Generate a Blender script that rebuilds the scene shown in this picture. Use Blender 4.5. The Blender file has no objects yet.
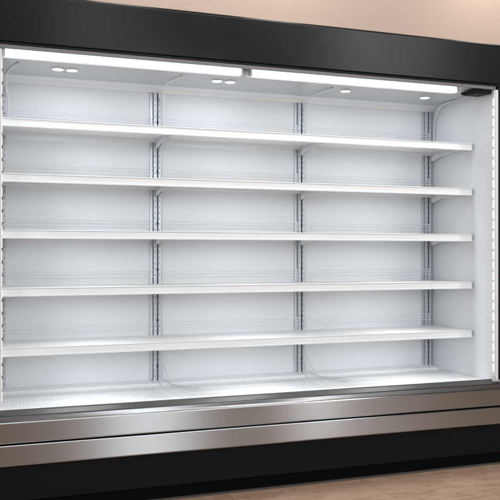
import bpy, bmesh, math, random
from mathutils import Vector, Matrix
random.seed(4)
S = bpy.context.scene
COL = S.collection
FZ = 0.955            # the camera stands this high; all heights below are measured from the floor

# ------------------------------------------------------------------ materials
def mat(name, color, rough=.5, metal=0.0, spec=.5):
    m = bpy.data.materials.new(name); m.use_nodes = True
    b = m.node_tree.nodes['Principled BSDF']
    b.inputs['Base Color'].default_value = (*color, 1)
    b.inputs['Roughness'].default_value = rough
    b.inputs['Metallic'].default_value = metal
    b.inputs['Specular IOR Level'].default_value = spec
    return m, m.node_tree, b

def wear(m, scale=(1, 1, 1), amount=.05, rough=(.3, .5), bump=0.0, color=(.8, .8, .8), nscale=8, detail=5):
    """procedural mottling of colour, gloss and height in object space"""
    nt = m.node_tree; N = nt.nodes; Lk = nt.links; b = N['Principled BSDF']
    tc = N.new('ShaderNodeTexCoord'); mp = N.new('ShaderNodeMapping')
    mp.inputs['Scale'].default_value = scale
    Lk.new(tc.outputs['Object'], mp.inputs['Vector'])
    n = N.new('ShaderNodeTexNoise'); n.inputs['Scale'].default_value = nscale; n.inputs['Detail'].default_value = detail
    Lk.new(mp.outputs['Vector'], n.inputs['Vector'])
    r = N.new('ShaderNodeMapRange'); r.inputs['From Min'].default_value = .3; r.inputs['From Max'].default_value = .7
    r.inputs['To Min'].default_value = rough[0]; r.inputs['To Max'].default_value = rough[1]
    Lk.new(n.outputs['Fac'], r.inputs['Value']); Lk.new(r.outputs['Result'], b.inputs['Roughness'])
    cr = N.new('ShaderNodeMix'); cr.data_type = 'RGBA'
    cr.inputs[6].default_value = (*[c * (1 - amount) for c in color], 1)
    cr.inputs[7].default_value = (*[min(1, c * (1 + amount)) for c in color], 1)
    Lk.new(n.outputs['Fac'], cr.inputs[0]); Lk.new(cr.outputs[2], b.inputs['Base Color'])
    if bump:
        bp = N.new('ShaderNodeBump'); bp.inputs['Strength'].default_value = bump; bp.inputs['Distance'].default_value = .002
        Lk.new(n.outputs['Fac'], bp.inputs['Height']); Lk.new(bp.outputs['Normal'], b.inputs['Normal'])
    return n

WHITE, nt, b = mat('white enamel', (.80, .825, .85), .35)
wear(WHITE, (1, 1, 1), .02, (.28, .42), 0.02, (.84, .85, .86), 3)
LINER, nt, b = mat('white liner sheet', (.74, .77, .80), .4)
wear(LINER, (1, 1, .25), .03, (.32, .5), 0.05, (.75, .775, .80), 5)
RAIL, nt, b = mat('white price rail', (.78, .81, .835), .4)
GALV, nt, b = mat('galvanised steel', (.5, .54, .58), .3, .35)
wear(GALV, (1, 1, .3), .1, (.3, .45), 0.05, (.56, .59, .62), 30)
POLISH, nt, b = mat('polished bead', (.75, .74, .73), .3, 1.0)
LEDGE, nt, b = mat('dull steel ledge', (.085, .08, .08), .4, .5)
SEAL, nt, b = mat('floor sealant', (.10, .085, .075), .6)
ALU, nt, b = mat('dull aluminium', (.16, .155, .155), .5, .2)
BLACK, nt, b = mat('black lacquer', (.018, .018, .019), .35, 0, .22)
wear(BLACK, (1, 1, 1), .1, (.2, .27), 0.02, (.008, .008, .0085), 2)
KICK, nt, b = mat('black kick plate', (.008, .008, .008), .5, 0, .1)
wear(KICK, (1, 1, 1), .12, (.45, .6), 0.03, (.0055, .0055, .006), 10)
TOE, nt, b = mat('toe shade black', (.0025, .0025, .0025), .8, 0, .1)  # near-black colour stands in for the contact shadow in the toe recess
DARK, nt, b = mat('dark rubber and gap shade', (.006, .006, .007), .6, 0, .2)
HOLE, nt, b = mat('dark slot', (.03, .035, .04), .7)
GRILLE, nt, b = mat('deck slots', (.68, .71, .72), .6)
SLOT, nt, b = mat('shaded slot', (.32, .34, .37), .7)
CABLE, nt, b = mat('grey cable', (.6, .62, .64), .45)
CABLEW, nt, b = mat('white cable', (.8, .82, .84), .35)

STEEL, nt, b = mat('brushed stainless steel', (.56, .52, .50), .3, 1.0)
n = wear(STEEL, (.25, 90, 90), .04, (.17, .24), 0.010, (.39, .41, .435), 14, 6)
b.inputs['Anisotropic'].default_value = .9; b.inputs['Anisotropic Rotation'].default_value = .25
tg = nt.nodes.new('ShaderNodeTangent'); tg.direction_type = 'RADIAL'; tg.axis = 'Z'
nt.links.new(tg.outputs['Tangent'], b.inputs['Tangent'])

def emis(name, color, strength):
    m = bpy.data.materials.new(name); m.use_nodes = True
    b = m.node_tree.nodes['Principled BSDF']
    b.inputs['Base Color'].default_value = (.9, .9, .9, 1)
    b.inputs['Emission Color'].default_value = (*color, 1)
    b.inputs['Emission Strength'].default_value = strength
    return m
TUBE = emis('lit tube', (.95, .98, 1.0), 14.0)
SPOT = emis('lit downlight', (.95, .98, 1.0), 34.0)
SHELFFILL = emis('added shelf fill', (.95, .98, 1.0), 42.0)
LED = emis('lit diode', (.95, .98, 1.0), .4)

# stone floor
FLOOR, nt, b = mat('beige stone floor', (.5, .36, .27), .36)
N = nt.nodes; Lk = nt.links
tc = N.new('ShaderNodeTexCoord')
mp = N.new('ShaderNodeMapping'); mp.inputs['Scale'].default_value = (1.0, 2.2, 1); mp.inputs['Rotation'].default_value = (0, 0, .25)
Lk.new(tc.outputs['Object'], mp.inputs['Vector'])
n1 = N.new('ShaderNodeTexNoise'); n1.inputs['Scale'].default_value = 7; n1.inputs['Detail'].default_value = 8; n1.inputs['Roughness'].default_value = .65
n2 = N.new('ShaderNodeTexNoise'); n2.inputs['Scale'].default_value = 70; n2.inputs['Detail'].default_value = 6
n1.inputs['Distortion'].default_value = 1.2
for n in (n1, n2): Lk.new(mp.outputs['Vector'], n.inputs['Vector'])
cr = N.new('ShaderNodeValToRGB')
cr.color_ramp.elements[0].position = .32; cr.color_ramp.elements[0].color = (.42, .26, .165, 1)
cr.color_ramp.elements[1].position = .70; cr.color_ramp.elements[1].color = (.63, .45, .33, 1)
e = cr.color_ramp.elements.new(.5); e.color = (.53, .35, .24, 1)
Lk.new(n1.outputs['Fac'], cr.inputs['Fac'])
mx = N.new('ShaderNodeMix'); mx.data_type = 'RGBA'; mx.blend_type = 'OVERLAY'; mx.inputs[0].default_value = .18
Lk.new(cr.outputs['Color'], mx.inputs[6]); Lk.new(n2.outputs['Fac'], mx.inputs[7])
br = N.new('ShaderNodeTexBrick'); br.offset = 0; br.inputs['Scale'].default_value = 1.0
br.inputs['Brick Width'].default_value = .6; br.inputs['Row Height'].default_value = .6; br.inputs['Mortar Size'].default_value = .003
br.inputs['Color1'].default_value = (1, 1, 1, 1); br.inputs['Color2'].default_value = (.93, .93, .93, 1); br.inputs['Mortar'].default_value = (.78, .74, .70, 1)
mpb = N.new('ShaderNodeMapping'); mpb.inputs['Location'].default_value = (.1, .27, 0)
Lk.new(tc.outputs['Object'], mpb.inputs['Vector']); Lk.new(mpb.outputs['Vector'], br.inputs['Vector'])
m2 = N.new('ShaderNodeMix'); m2.data_type = 'RGBA'; m2.blend_type = 'MULTIPLY'; m2.inputs[0].default_value = 1
Lk.new(mx.outputs[2], m2.inputs[6]); Lk.new(br.outputs['Color'], m2.inputs[7]); Lk.new(m2.outputs[2], b.inputs['Base Color'])
bp = N.new('ShaderNodeBump'); bp.inputs['Strength'].default_value = .25; bp.inputs['Distance'].default_value = .004
Lk.new(n1.outputs['Fac'], bp.inputs['Height']); Lk.new(bp.outputs['Normal'], b.inputs['Normal'])

WALL, nt, b = mat('beige painted plaster', (.60, .44, .35), .8)
wear(WALL, (1, 1, 1), .05, (.7, .85), .12, (.53, .42, .35), 2.5, 8)

# ------------------------------------------------------------------ mesh helpers
def box(bm, x0, x1, y0, y1, z0, z1):
    v = [bm.verts.new((x, y, z)) for x in (x0, x1) for y in (y0, y1) for z in (z0, z1)]
    for f in ((0, 1, 3, 2), (4, 6, 7, 5), (0, 4, 5, 1), (2, 3, 7, 6), (0, 2, 6, 4), (1, 5, 7, 3)):
        bm.faces.new([v[i] for i in f])

def extrude_x(bm, prof, x0, x1):
    """closed (y, z) profile swept along X"""
    a = [bm.verts.new((x0, y, z)) for y, z in prof]; c = [bm.verts.new((x1, y, z)) for y, z in prof]
    n = len(prof)
    for i in range(n): bm.faces.new((a[i], a[(i + 1) % n], c[(i + 1) % n], c[i]))
    bm.faces.new(a[::-1]); bm.faces.new(c)

def prism_yz(bm, prof, x0, x1): extrude_x(bm, prof, x0, x1)

def tube(bm, pts, r, n=8):
    pts = [Vector(p) for p in pts]; rings = []
    for i, p in enumerate(pts):
        t = (pts[min(i + 1, len(pts) - 1)] - pts[max(i - 1, 0)]).normalized()
        u = t.cross(Vector((.13, .31, .94)) if abs(t.z) < .9 else Vector((1, 0, 0))).normalized(); w = t.cross(u)
        rings.append([bm.verts.new(p + (u * math.cos(2 * math.pi * k / n) + w * math.sin(2 * math.pi * k / n)) * r) for k in range(n)])
    for a, c in zip(rings, rings[1:]):
        for k in range(n): bm.faces.new((a[k], a[(k + 1) % n], c[(k + 1) % n], c[k]))
    bm.faces.new(rings[0][::-1]); bm.faces.new(rings[-1])

def spline(pts, k=8):
    P = [Vector(p) for p in pts]; P = [P[0] * 2 - P[1]] + P + [P[-1] * 2 - P[-2]]; out = []
    for i in range(1, len(P) - 2):
        for j in range(k):
            t = j / k; a, b_, c, d = P[i - 1:i + 3]
            out.append(.5 * ((2 * b_) + (c - a) * t + (2 * a - 5 * b_ + 4 * c - d) * t * t + (3 * b_ - a - 3 * c + d) * t ** 3))
    out.append(P[-2]); return out

def disc(bm, x, y, z, r, h, n=28):
    a = [bm.verts.new((x + r * math.cos(2 * math.pi * k / n), y + r * math.sin(2 * math.pi * k / n), z)) for k in range(n)]
    c = [bm.verts.new((v.co.x, v.co.y, z + h)) for v in a]
    for k in range(n): bm.faces.new((a[k], a[(k + 1) % n], c[(k + 1) % n], c[k]))
    bm.faces.new(a[::-1]); bm.faces.new(c)

def ring(bm, x, y, z, r0, r1, h, n=28):
    R = [[bm.verts.new((x + r * math.cos(2 * math.pi * k / n), y + r * math.sin(2 * math.pi * k / n), zz)) for k in range(n)]
         for r, zz in ((r0, z + h), (r0, z), (r1, z), (r1, z + h))]
    for i in range(4):
        a, c = R[i], R[(i + 1) % 4]
        for k in range(n): bm.faces.new((a[k], a[(k + 1) % n], c[(k + 1) % n], c[k]))

CAB = None
def part(name, build, m, parent='cab', bevel=0.0, smooth=False):
    bm = bmesh.new(); build(bm)
    bmesh.ops.translate(bm, verts=bm.verts, vec=(0, 0, FZ))
    bmesh.ops.recalc_face_normals(bm, faces=bm.faces)
    me = bpy.data.meshes.new(name); bm.to_mesh(me); bm.free()
    if smooth:
        for p in me.polygons: p.use_smooth = True
    o = bpy.data.objects.new(name, me); COL.objects.link(o); me.materials.append(m)
    if parent == 'cab': parent = CAB
    if parent: o.parent = parent
    if bevel:
        bv = o.modifiers.new('bevel', 'BEVEL'); bv.width = bevel; bv.segments = 2; bv.limit_method = 'ANGLE'
    return o

# ------------------------------------------------------------------ setting
def sheet(bm): box(bm, -9, 12, -8, 8, -FZ - .1, -FZ)
fl = part('floor', sheet, FLOOR, None); fl['kind'] = 'structure'
def wl(bm): box(bm, -9, 12, 4.35, 4.5, -FZ, 3)
w = part('wall', wl, WALL, None); w['label'] = 'plain beige painted wall rising behind the top of the refrigerator'; w['category'] = 'wall'

# ------------------------------------------------------------------ the refrigerator
CAB = bpy.data.objects.new('display_refrigerator', None); COL.objects.link(CAB)
CAB['label'] = 'long empty open-fronted supermarket refrigerator with white shelves, black canopy and steel bumper'
CAB['category'] = 'refrigerator'

XL, XR = .232, 2.373           # inner faces of the end walls
YF, YB = 3.10, 3.62            # front plane, liner plane
XO0, XO1 = XL - .07, XR + .075 # outer faces
POSTS = [.276, .939, 1.640, 2.340]
ZC = .758                      # ceiling of the case
ZD = -.579                     # deck

# canopy: a deep black fascia folded back over the top
def canopy(bm):
    extrude_x(bm, [(YF, .762), (YF, .934), (YF + .012, .944), (3.70, .944), (3.70, .80), (3.14, .80), (3.14, .762)], XO0, XO1)
cn = part('canopy', canopy, BLACK, bevel=.003)
def lip(bm): extrude_x(bm, [(YF + .006, .7535), (YF + .006, .7605), (YF + .038, .7605), (YF + .038, .7535)], XO0, XO1)
part('shadow_gap', lip, DARK)  # solid black strip standing in for the shade under the canopy lip
def trim(bm): extrude_x(bm, [(YF + .010, .738), (YF + .010, .753), (YF + .05, .753), (YF + .05, .746), (YF + .016, .738)], XL, XR)
part('canopy_trim', trim, ALU, bevel=.001)
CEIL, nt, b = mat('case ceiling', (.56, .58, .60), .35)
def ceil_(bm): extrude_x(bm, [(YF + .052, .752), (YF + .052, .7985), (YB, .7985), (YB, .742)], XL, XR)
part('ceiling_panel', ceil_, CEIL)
# cove strip at the back of the ceiling
def cove(bm): extrude_x(bm, [(3.575, .7455), (YB - .001, .741), (YB - .001, .715), (YB - .010, .715), (YB - .014, .730)], XL + .001, XR - .001)
part('cove_strip', cove, WHITE)

# lamps under the canopy
for x0, x1 in ((XL + .012, 1.190), (1.215, 2.225)):
    t = part('lamp_tube', lambda bm: tube(bm, [(x0 + .012, 3.187, .7385), (x1 - .012, 3.187, .7385)], .0078, 20), TUBE, smooth=True)
    part('lamp_housing', lambda bm: extrude_x(bm, [(3.182, .7475), (3.182, .751), (3.192, .751), (3.192, .7475)], x0, x1), WHITE, t)
    part('glow_wing', lambda bm: extrude_x(bm, [(3.2005, .7500), (3.203, .738), (3.210, .7315), (3.220, .7275),  # wing added behind the tube to spread a soft glow below it
                                               (3.2205, .7285), (3.2110, .7325), (3.2042, .7384), (3.202, .7500)], x0 + .002, x1 - .002), WHITE, t)
    for e0, e1 in ((x0, x0 + .012), (x1 - .012, x1)):
        part('lamp_socket', lambda bm: extrude_x(bm, [(3.175, .726), (3.175, .7500), (3.199, .7500), (3.199, .726)], e0, e1), CABLE, t, bevel=.003)
part('lamp_connector', lambda bm: (box(bm, 1.1905, 1.2145, 3.182, 3.192, .733, .742),
                                   box(bm, 1.196, 1.209, 3.178, 3.197, .728, .7500)), CABLE, bevel=.002)
# dark bracket closing the lamp bay at the right end
part('lamp_end_cover', lambda bm: extrude_x(bm, [(3.125, .720), (3.125, .737), (3.16, .744), (3.25, .744), (3.25, .734), (3.22, .724)], 2.285, XR - .010), DARK, bevel=.004)

# round downlights in the ceiling
for px, py in ((.478, 3.41), (.534, 3.41), (1.15, 3.40), (1.21, 3.40), (1.768, 3.40), (2.195, 3.41)):
    zc = .752 - (py - 3.152) / .468 * .010
    d = part('downlight', lambda bm: ring(bm, px, py, zc - .006, .021, .026, .0065), WHITE, smooth=False)
    part('lens', lambda bm: disc(bm, px, py, zc - .004, .0205, .0035), SPOT, d)

# liner: back panels per bay, with a seam under each upright
edges = [XL] + POSTS[1:3] + [XR]
for i in range(3):
    part('back_panel', lambda bm: box(bm, edges[i] + .0015, edges[i + 1] - .0015, YB, YB + .02, ZD - .02, .7415), LINER, bevel=.001)
part('rear_wall', lambda bm: box(bm, XO0 + .003, XO1 - .003, YB + .0215, 3.695, -.90, .798), BLACK)

# end walls
def side(x0, x1, xi):
    s = part('end_wall', lambda bm: box(bm, x0, x1, 3.125, YB + .021, -.60, .7975), LINER, bevel=.002)
    return s
sR = side(XR, XO1 - .002, XR); sL = side(XO0 + .002, XL, XL)
for s, a, c, g0, g1 in ((sR, XR + .0245, XO1 - .002, XR + .0125, XR + .0240), (sL, XO0 + .002, XL - .0245, XL - .0240, XL - .0125)):
    part('edge_trim', lambda bm: box(bm, a, c, 3.104, 3.1245, -.566, .7525), GALV, s, bevel=.002)
    part('front_return', lambda bm: box(bm, *((XR + .0003, XR + .012) if s is sR else (XL - .012, XL - .0003)), 3.107, 3.1245, -.566, .7370), LINER, s)
    part('gasket', lambda bm: box(bm, g0, g1, 3.108, 3.1245, -.566, .7525), DARK, s)
for s, x, sg in ((sR, XR, -1), (sL, XL, 1)):
    ls = part('light_strip', lambda bm: box(bm, min(x + sg * .0005, x + sg * .006), max(x + sg * .0005, x + sg * .006), 3.110, 3.124, -.55, .735), RAIL, s)
    def diodes(bm):
        z = -.53
        while z < .70:
            xx = x + sg * .0065
            box(bm, min(xx, xx + sg * .002), max(xx, xx + sg * .002), 3.1125, 3.1215, z, z + .034); z += .046
    part('diode', diodes, LED, ls)['kind'] = 'stuff'

# uprights: slotted channels
for x in POSTS:
    def ch(bm):
        box(bm, x - .016, x + .016, YB - .005, YB - .0005, ZD + .001, .714)           # back web
        box(bm, x - .016, x - .0145, YB - .018, YB - .005, ZD + .001, .714)
        box(bm, x + .0145, x + .016, YB - .018, YB - .005, ZD + .001, .714)
        box(bm, x - .0145, x - .0045, YB - .020, YB - .0175, ZD + .001, .714)         # front flanges
        box(bm, x + .0045, x + .0145, YB - .020, YB - .0175, ZD + .001, .714)
    p = part('upright', ch, GALV)
    def sl(bm):
        z = ZD + .03
        while z < .69:
            for s in (-1, 1): box(bm, x + s * .0095 - .0016, x + s * .0095 + .0016, YB - .0206, YB - .0201, z, z + .012)
            z += .025
    part('slots', sl, SLOT, p)
    for z in (-.505, -.30, -.075, .13, .36, .58):
        part('bolt', lambda bm: box(bm, x - .0035, x + .0035, YB - .012, YB - .0052, z, z + .010), HOLE, p)

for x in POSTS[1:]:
    part('shade_strip', lambda bm: box(bm, x - .031, x - .0185, YB - .006, YB - .0008, ZD + .022, .713), GALV, bevel=.001)  # strip added in place of the bracket's shade beside the upright

# low rear guard wires above each shelf and deck edge
SH = [.482, .272, .058, -.162, -.389]  # bottom of each price rail
RH = .033                        # rail height
YS = 3.268                       # shelf front
bays = [(XL + .012, POSTS[1] - .0001), (POSTS[1] + .0001, POSTS[2] - .0001), (POSTS[2] + .0001, XR - .012)]
for x0, x1 in bays:
    for z in SH:
        top = z + RH - .004
        def plate(bm):   # tray with folded edges
            extrude_x(bm, [(YS + .006, top - .004), (YS + .006, top), (YB - .026, top + .001), (YB - .026, top - .018), (YB - .0275, top - .018), (YB - .0275, top - .004)], x0, x1)
            box(bm, x0, x0 + .0015, YS + .008, YB - .030, top - .020, top - .0045)
            box(bm, x1 - .0015, x1, YS + .008, YB - .030, top - .020, top - .0045)
            extrude_x(bm, [(YS + .10, top - .014), (YS + .10, top - .0045), (YS + .13, top - .0045), (YS + .13, top - .014)], x0 + .002, x1 - .002)
        s = part('shelf', plate, WHITE)
        def rail(bm):
            extrude_x(bm, [(YS - .004, z), (YS - .004, z + .004), (YS + .001, z + .007), (YS + .003, z + RH - .006), (YS - .001, z + RH - .002), (YS, z + RH),
                           (YS + .0055, z + RH), (YS + .0055, z)], x0 + .0001, x1 - .0001)
        part('price_rail', rail, RAIL, s)
        h = part('lamp_housing', lambda bm: box(bm, x0 + .03, x1 - .03, YS + .0085, YS + .0245, top - .014, top - .0055), WHITE, s)  # housing and glowing strip added unseen behind the rail to brighten the shelves
        part('fill_strip', lambda bm: box(bm, x0 + .22, x1 - .22, YS + .0105, YS + .0225, top - .0155, top - .0145), SHELFFILL, h)
        for xb, sg in ((x0, 1), (x1, -1)):
            def brk(bm):
                a, c = sorted((xb + sg * .004, xb + sg * .007))
                prism_yz(bm, [(YB - .0215, top - .045), (YB - .0215, top - .0205), (YB - .20, top - .0205), (YB - .20, top - .026), (YB - .10, top - .030), (YB - .04, top - .045)], a, c)
            part('bracket', brk, WHITE, s)
        gh = .062 if z == SH[0] else (.046 if z == SH[1] else .032)
        def guard(bm):
            for k in range(3):
                zz = top + gh + k * .014
                tube(bm, [(x0 + .02, YB - .034, zz), (x1 - .02, YB - .034, zz)], .0011, 6)
            for xx in (x0 + .03, x1 - .03): tube(bm, [(xx, YB - .036, top + .0012), (xx, YB - .036, top + gh + .031)], .0015, 6)
        part('rear_guard', guard, CABLEW, s)
# hooks on the right end wall beside each shelf front
for z in SH:
    part('shelf_clip', lambda bm: (box(bm, XR - .0115, XR - .0005, YS + .004, YS + .012, z + .006, z + .034),
                                   box(bm, XR - .0045, XR - .0003, YS - .004, YS + .016, z + .012, z + .030)), GALV, bevel=.001)

# deck
for i, (x0, x1) in enumerate(((XL + .002, POSTS[1] - .001), (POSTS[1] + .001, POSTS[2] - .001), (POSTS[2] + .001, XR - .002))):
    def deck(bm):
        extrude_x(bm, [(3.146, ZD - .012), (3.146, ZD + .004), (3.150, ZD + .006), (3.545, ZD), (3.545, ZD - .012)], x0, x1)
    d = part('deck_panel', deck, WHITE, bevel=.0008)
    for y0, y1 in ((3.20, 3.27), (3.33, 3.40), (3.45, 3.51)):
        def grille(bm):
            n = int((x1 - x0 - .06) / .012)
            for k in range(n):
                xx = x0 + .03 + k * .012; zt = ZD + .0062 - (y0 - 3.15) / .395 * .006
                zb = ZD + .0062 - (y1 - 3.15) / .395 * .006
                extrude_x(bm, [(y0, zt - .001), (y0, zt + .0004), (y1, zb + .0004), (y1, zb - .001)], xx, xx + .003)
        part('grille', grille, GRILLE, d)
    def riser(bm):
        extrude_x(bm, [(3.552, ZD - .012), (3.552, ZD + .010), (3.556, ZD + .013), (YB - .001, ZD + .020), (YB - .001, ZD - .012)], x0, x1)
    part('deck_riser', riser, WHITE, bevel=.001)
part('pan', lambda bm: box(bm, XL + .001, XR - .001, 3.143, YB - .0005, ZD - .03, ZD - .0125), HOLE)

# steel bumper
def upper(bm):
    extrude_x(bm, [(3.100, -.683), (3.094, -.680), (3.092, -.676), (3.092, -.608), (3.094, -.604), (3.104, -.602), (3.105, -.588), (3.107, -.586), (3.1425, -.586), (3.1425, -.683)], XO0, XO1)
u = part('upper_bumper', upper, STEEL)
def ledge(bm):
    extrude_x(bm, [(3.112, -.5855), (3.112, -.584), (3.137, -.571), (3.1385, -.5675), (3.1425, -.567), (3.1425, -.5855)], XO0, XO1)
part('bumper_ledge', ledge, LEDGE)
def bead(bm): tube(bm, [(XO0 + .001, 3.0975, -.6015), (XO1 - .001, 3.0975, -.6015)], .0027, 12)
part('bumper_bead', bead, POLISH, smooth=True)
def lower(bm):
    extrude_x(bm, [(3.098, -.764), (3.090, -.760), (3.088, -.756), (3.088, -.6885), (3.0893, -.6862), (3.093, -.6853), (3.1425, -.6853), (3.1425, -.764)], XO0, XO1)
l = part('lower_bumper', lower, STEEL)
for o in (u, l):
    # origin far behind, so the brushing runs along the bumper
    o.data.transform(Matrix.Translation((-1.3, -40, 0))); o.location = (1.3, 40, 0)

# kick plate, plinth, feet
part('kick_plate', lambda bm: box(bm, XO0, XO1, 3.112, 3.122, -.893, -.7655), KICK, bevel=.002)
part('plinth', lambda bm: box(bm, XO0 + .001, XO1 - .001, 3.152, 3.69, -.9545, -.60), TOE)
part('floor_seal', lambda bm: extrude_x(bm, [(3.132, -.9547), (3.140, -.9515), (3.1515, -.950), (3.1515, -.9547)], XO0 + .002, XO1 - .002), SEAL)

# cords lying on the deck and feeding the lamps
for x in POSTS:
    part('lamp_cord', lambda bm: tube(bm, spline([(x + .044, 3.36, .744), (x + .028, 3.42, .740), (x + .014, 3.50, .733), (x + .012, 3.54, .70), (x + .0235, 3.585, .64), (x + .0245, 3.587, .50)], 8), .0032, 8), CABLEW, smooth=True)
for x in POSTS[1:3]:
    d = ZD + .004
    part('loose_cord', lambda bm: (
        tube(bm, spline([(x + .024, 3.598, d + .075), (x + .022, 3.585, d + .035), (x + .03, 3.53, d + .012), (x + .055, 3.46, d + .004), (x + .085, 3.38, d + .002), (x + .10, 3.33, d + .003)], 8), .0018, 6),
        tube(bm, spline([(x + .019, 3.598, d + .10), (x + .030, 3.57, d + .06), (x + .040, 3.54, d + .013), (x + .05, 3.50, d + .006), (x + .105, 3.45, d + .002), (x + .135, 3.36, d + .003)], 8), .0014, 6)),
        CABLE, smooth=True)

# ------------------------------------------------------------------ light
W = bpy.data.worlds.new('World'); S.world = W; W.use_nodes = True
bg = W.node_tree.nodes['Background']; bg.inputs[0].default_value = (.9, .86, .84, 1); bg.inputs[1].default_value = .12

def area(name, loc, target, sx, sy, power, color):
    l = bpy.data.lights.new(name, 'AREA'); l.shape = 'RECTANGLE'; l.size = sx; l.size_y = sy; l.energy = power; l.color = color
    o = bpy.data.objects.new(name, l); COL.objects.link(o); o.location = loc
    o.rotation_euler = (Vector(target) - Vector(loc)).to_track_quat('-Z', 'Y').to_euler(); return o
area('front_area', (4.35, -3.0, 1.3), (1.8, 3.4, .9), .45, 1.4, 20, (1, .98, .97))
area('front_area', (2.3, -3.0, 1.9), (1.3, 3.4, .9), .85, 1.3, 74, (.95, .98, 1))
area('front_area', (5.3, -3.0, 3.6), (1.7, 3.4, 1.4), .6, 2.2, 60, (1, .98, .96))
area('front_area', (-2.6, -1.6, 1.9), (2.0, 3.4, .9), 1.6, 1.4, 64, (.93, .97, 1))  # added fill from the left to brighten the right end wall
area('front_area', (1.65, -3.0, 3.5), (1.0, 3.4, 1.8), .5, 1.0, 9, (1, .96, .93))
area('ceiling_lamp', (2.0, 1.0, 3.3), (2.0, 2.2, 0), 3.4, 1.2, 62, (1, .965, .94))
for x, w in ((.95, 5), (1.85, 6), (3.25, 6)):
    area('wall_washer', (x, 3.9, 3.0), (x, 4.35, 2.0), .3, .15, w, (1, .93, .87))

# ------------------------------------------------------------------ camera
cam = bpy.data.cameras.new('camera'); co = bpy.data.objects.new('camera', cam); COL.objects.link(co)
cam.sensor_width = 36; cam.lens = 834.27 / 500 * 36; cam.shift_y = 3.8 / 500; cam.clip_end = 100
co.location = (0, 0, FZ); co.rotation_euler = (math.pi / 2, 0, -.36555)
S.camera = co
S.view_settings.view_transform = 'Standard'; S.view_settings.look = 'None'; S.view_settings.exposure = 0
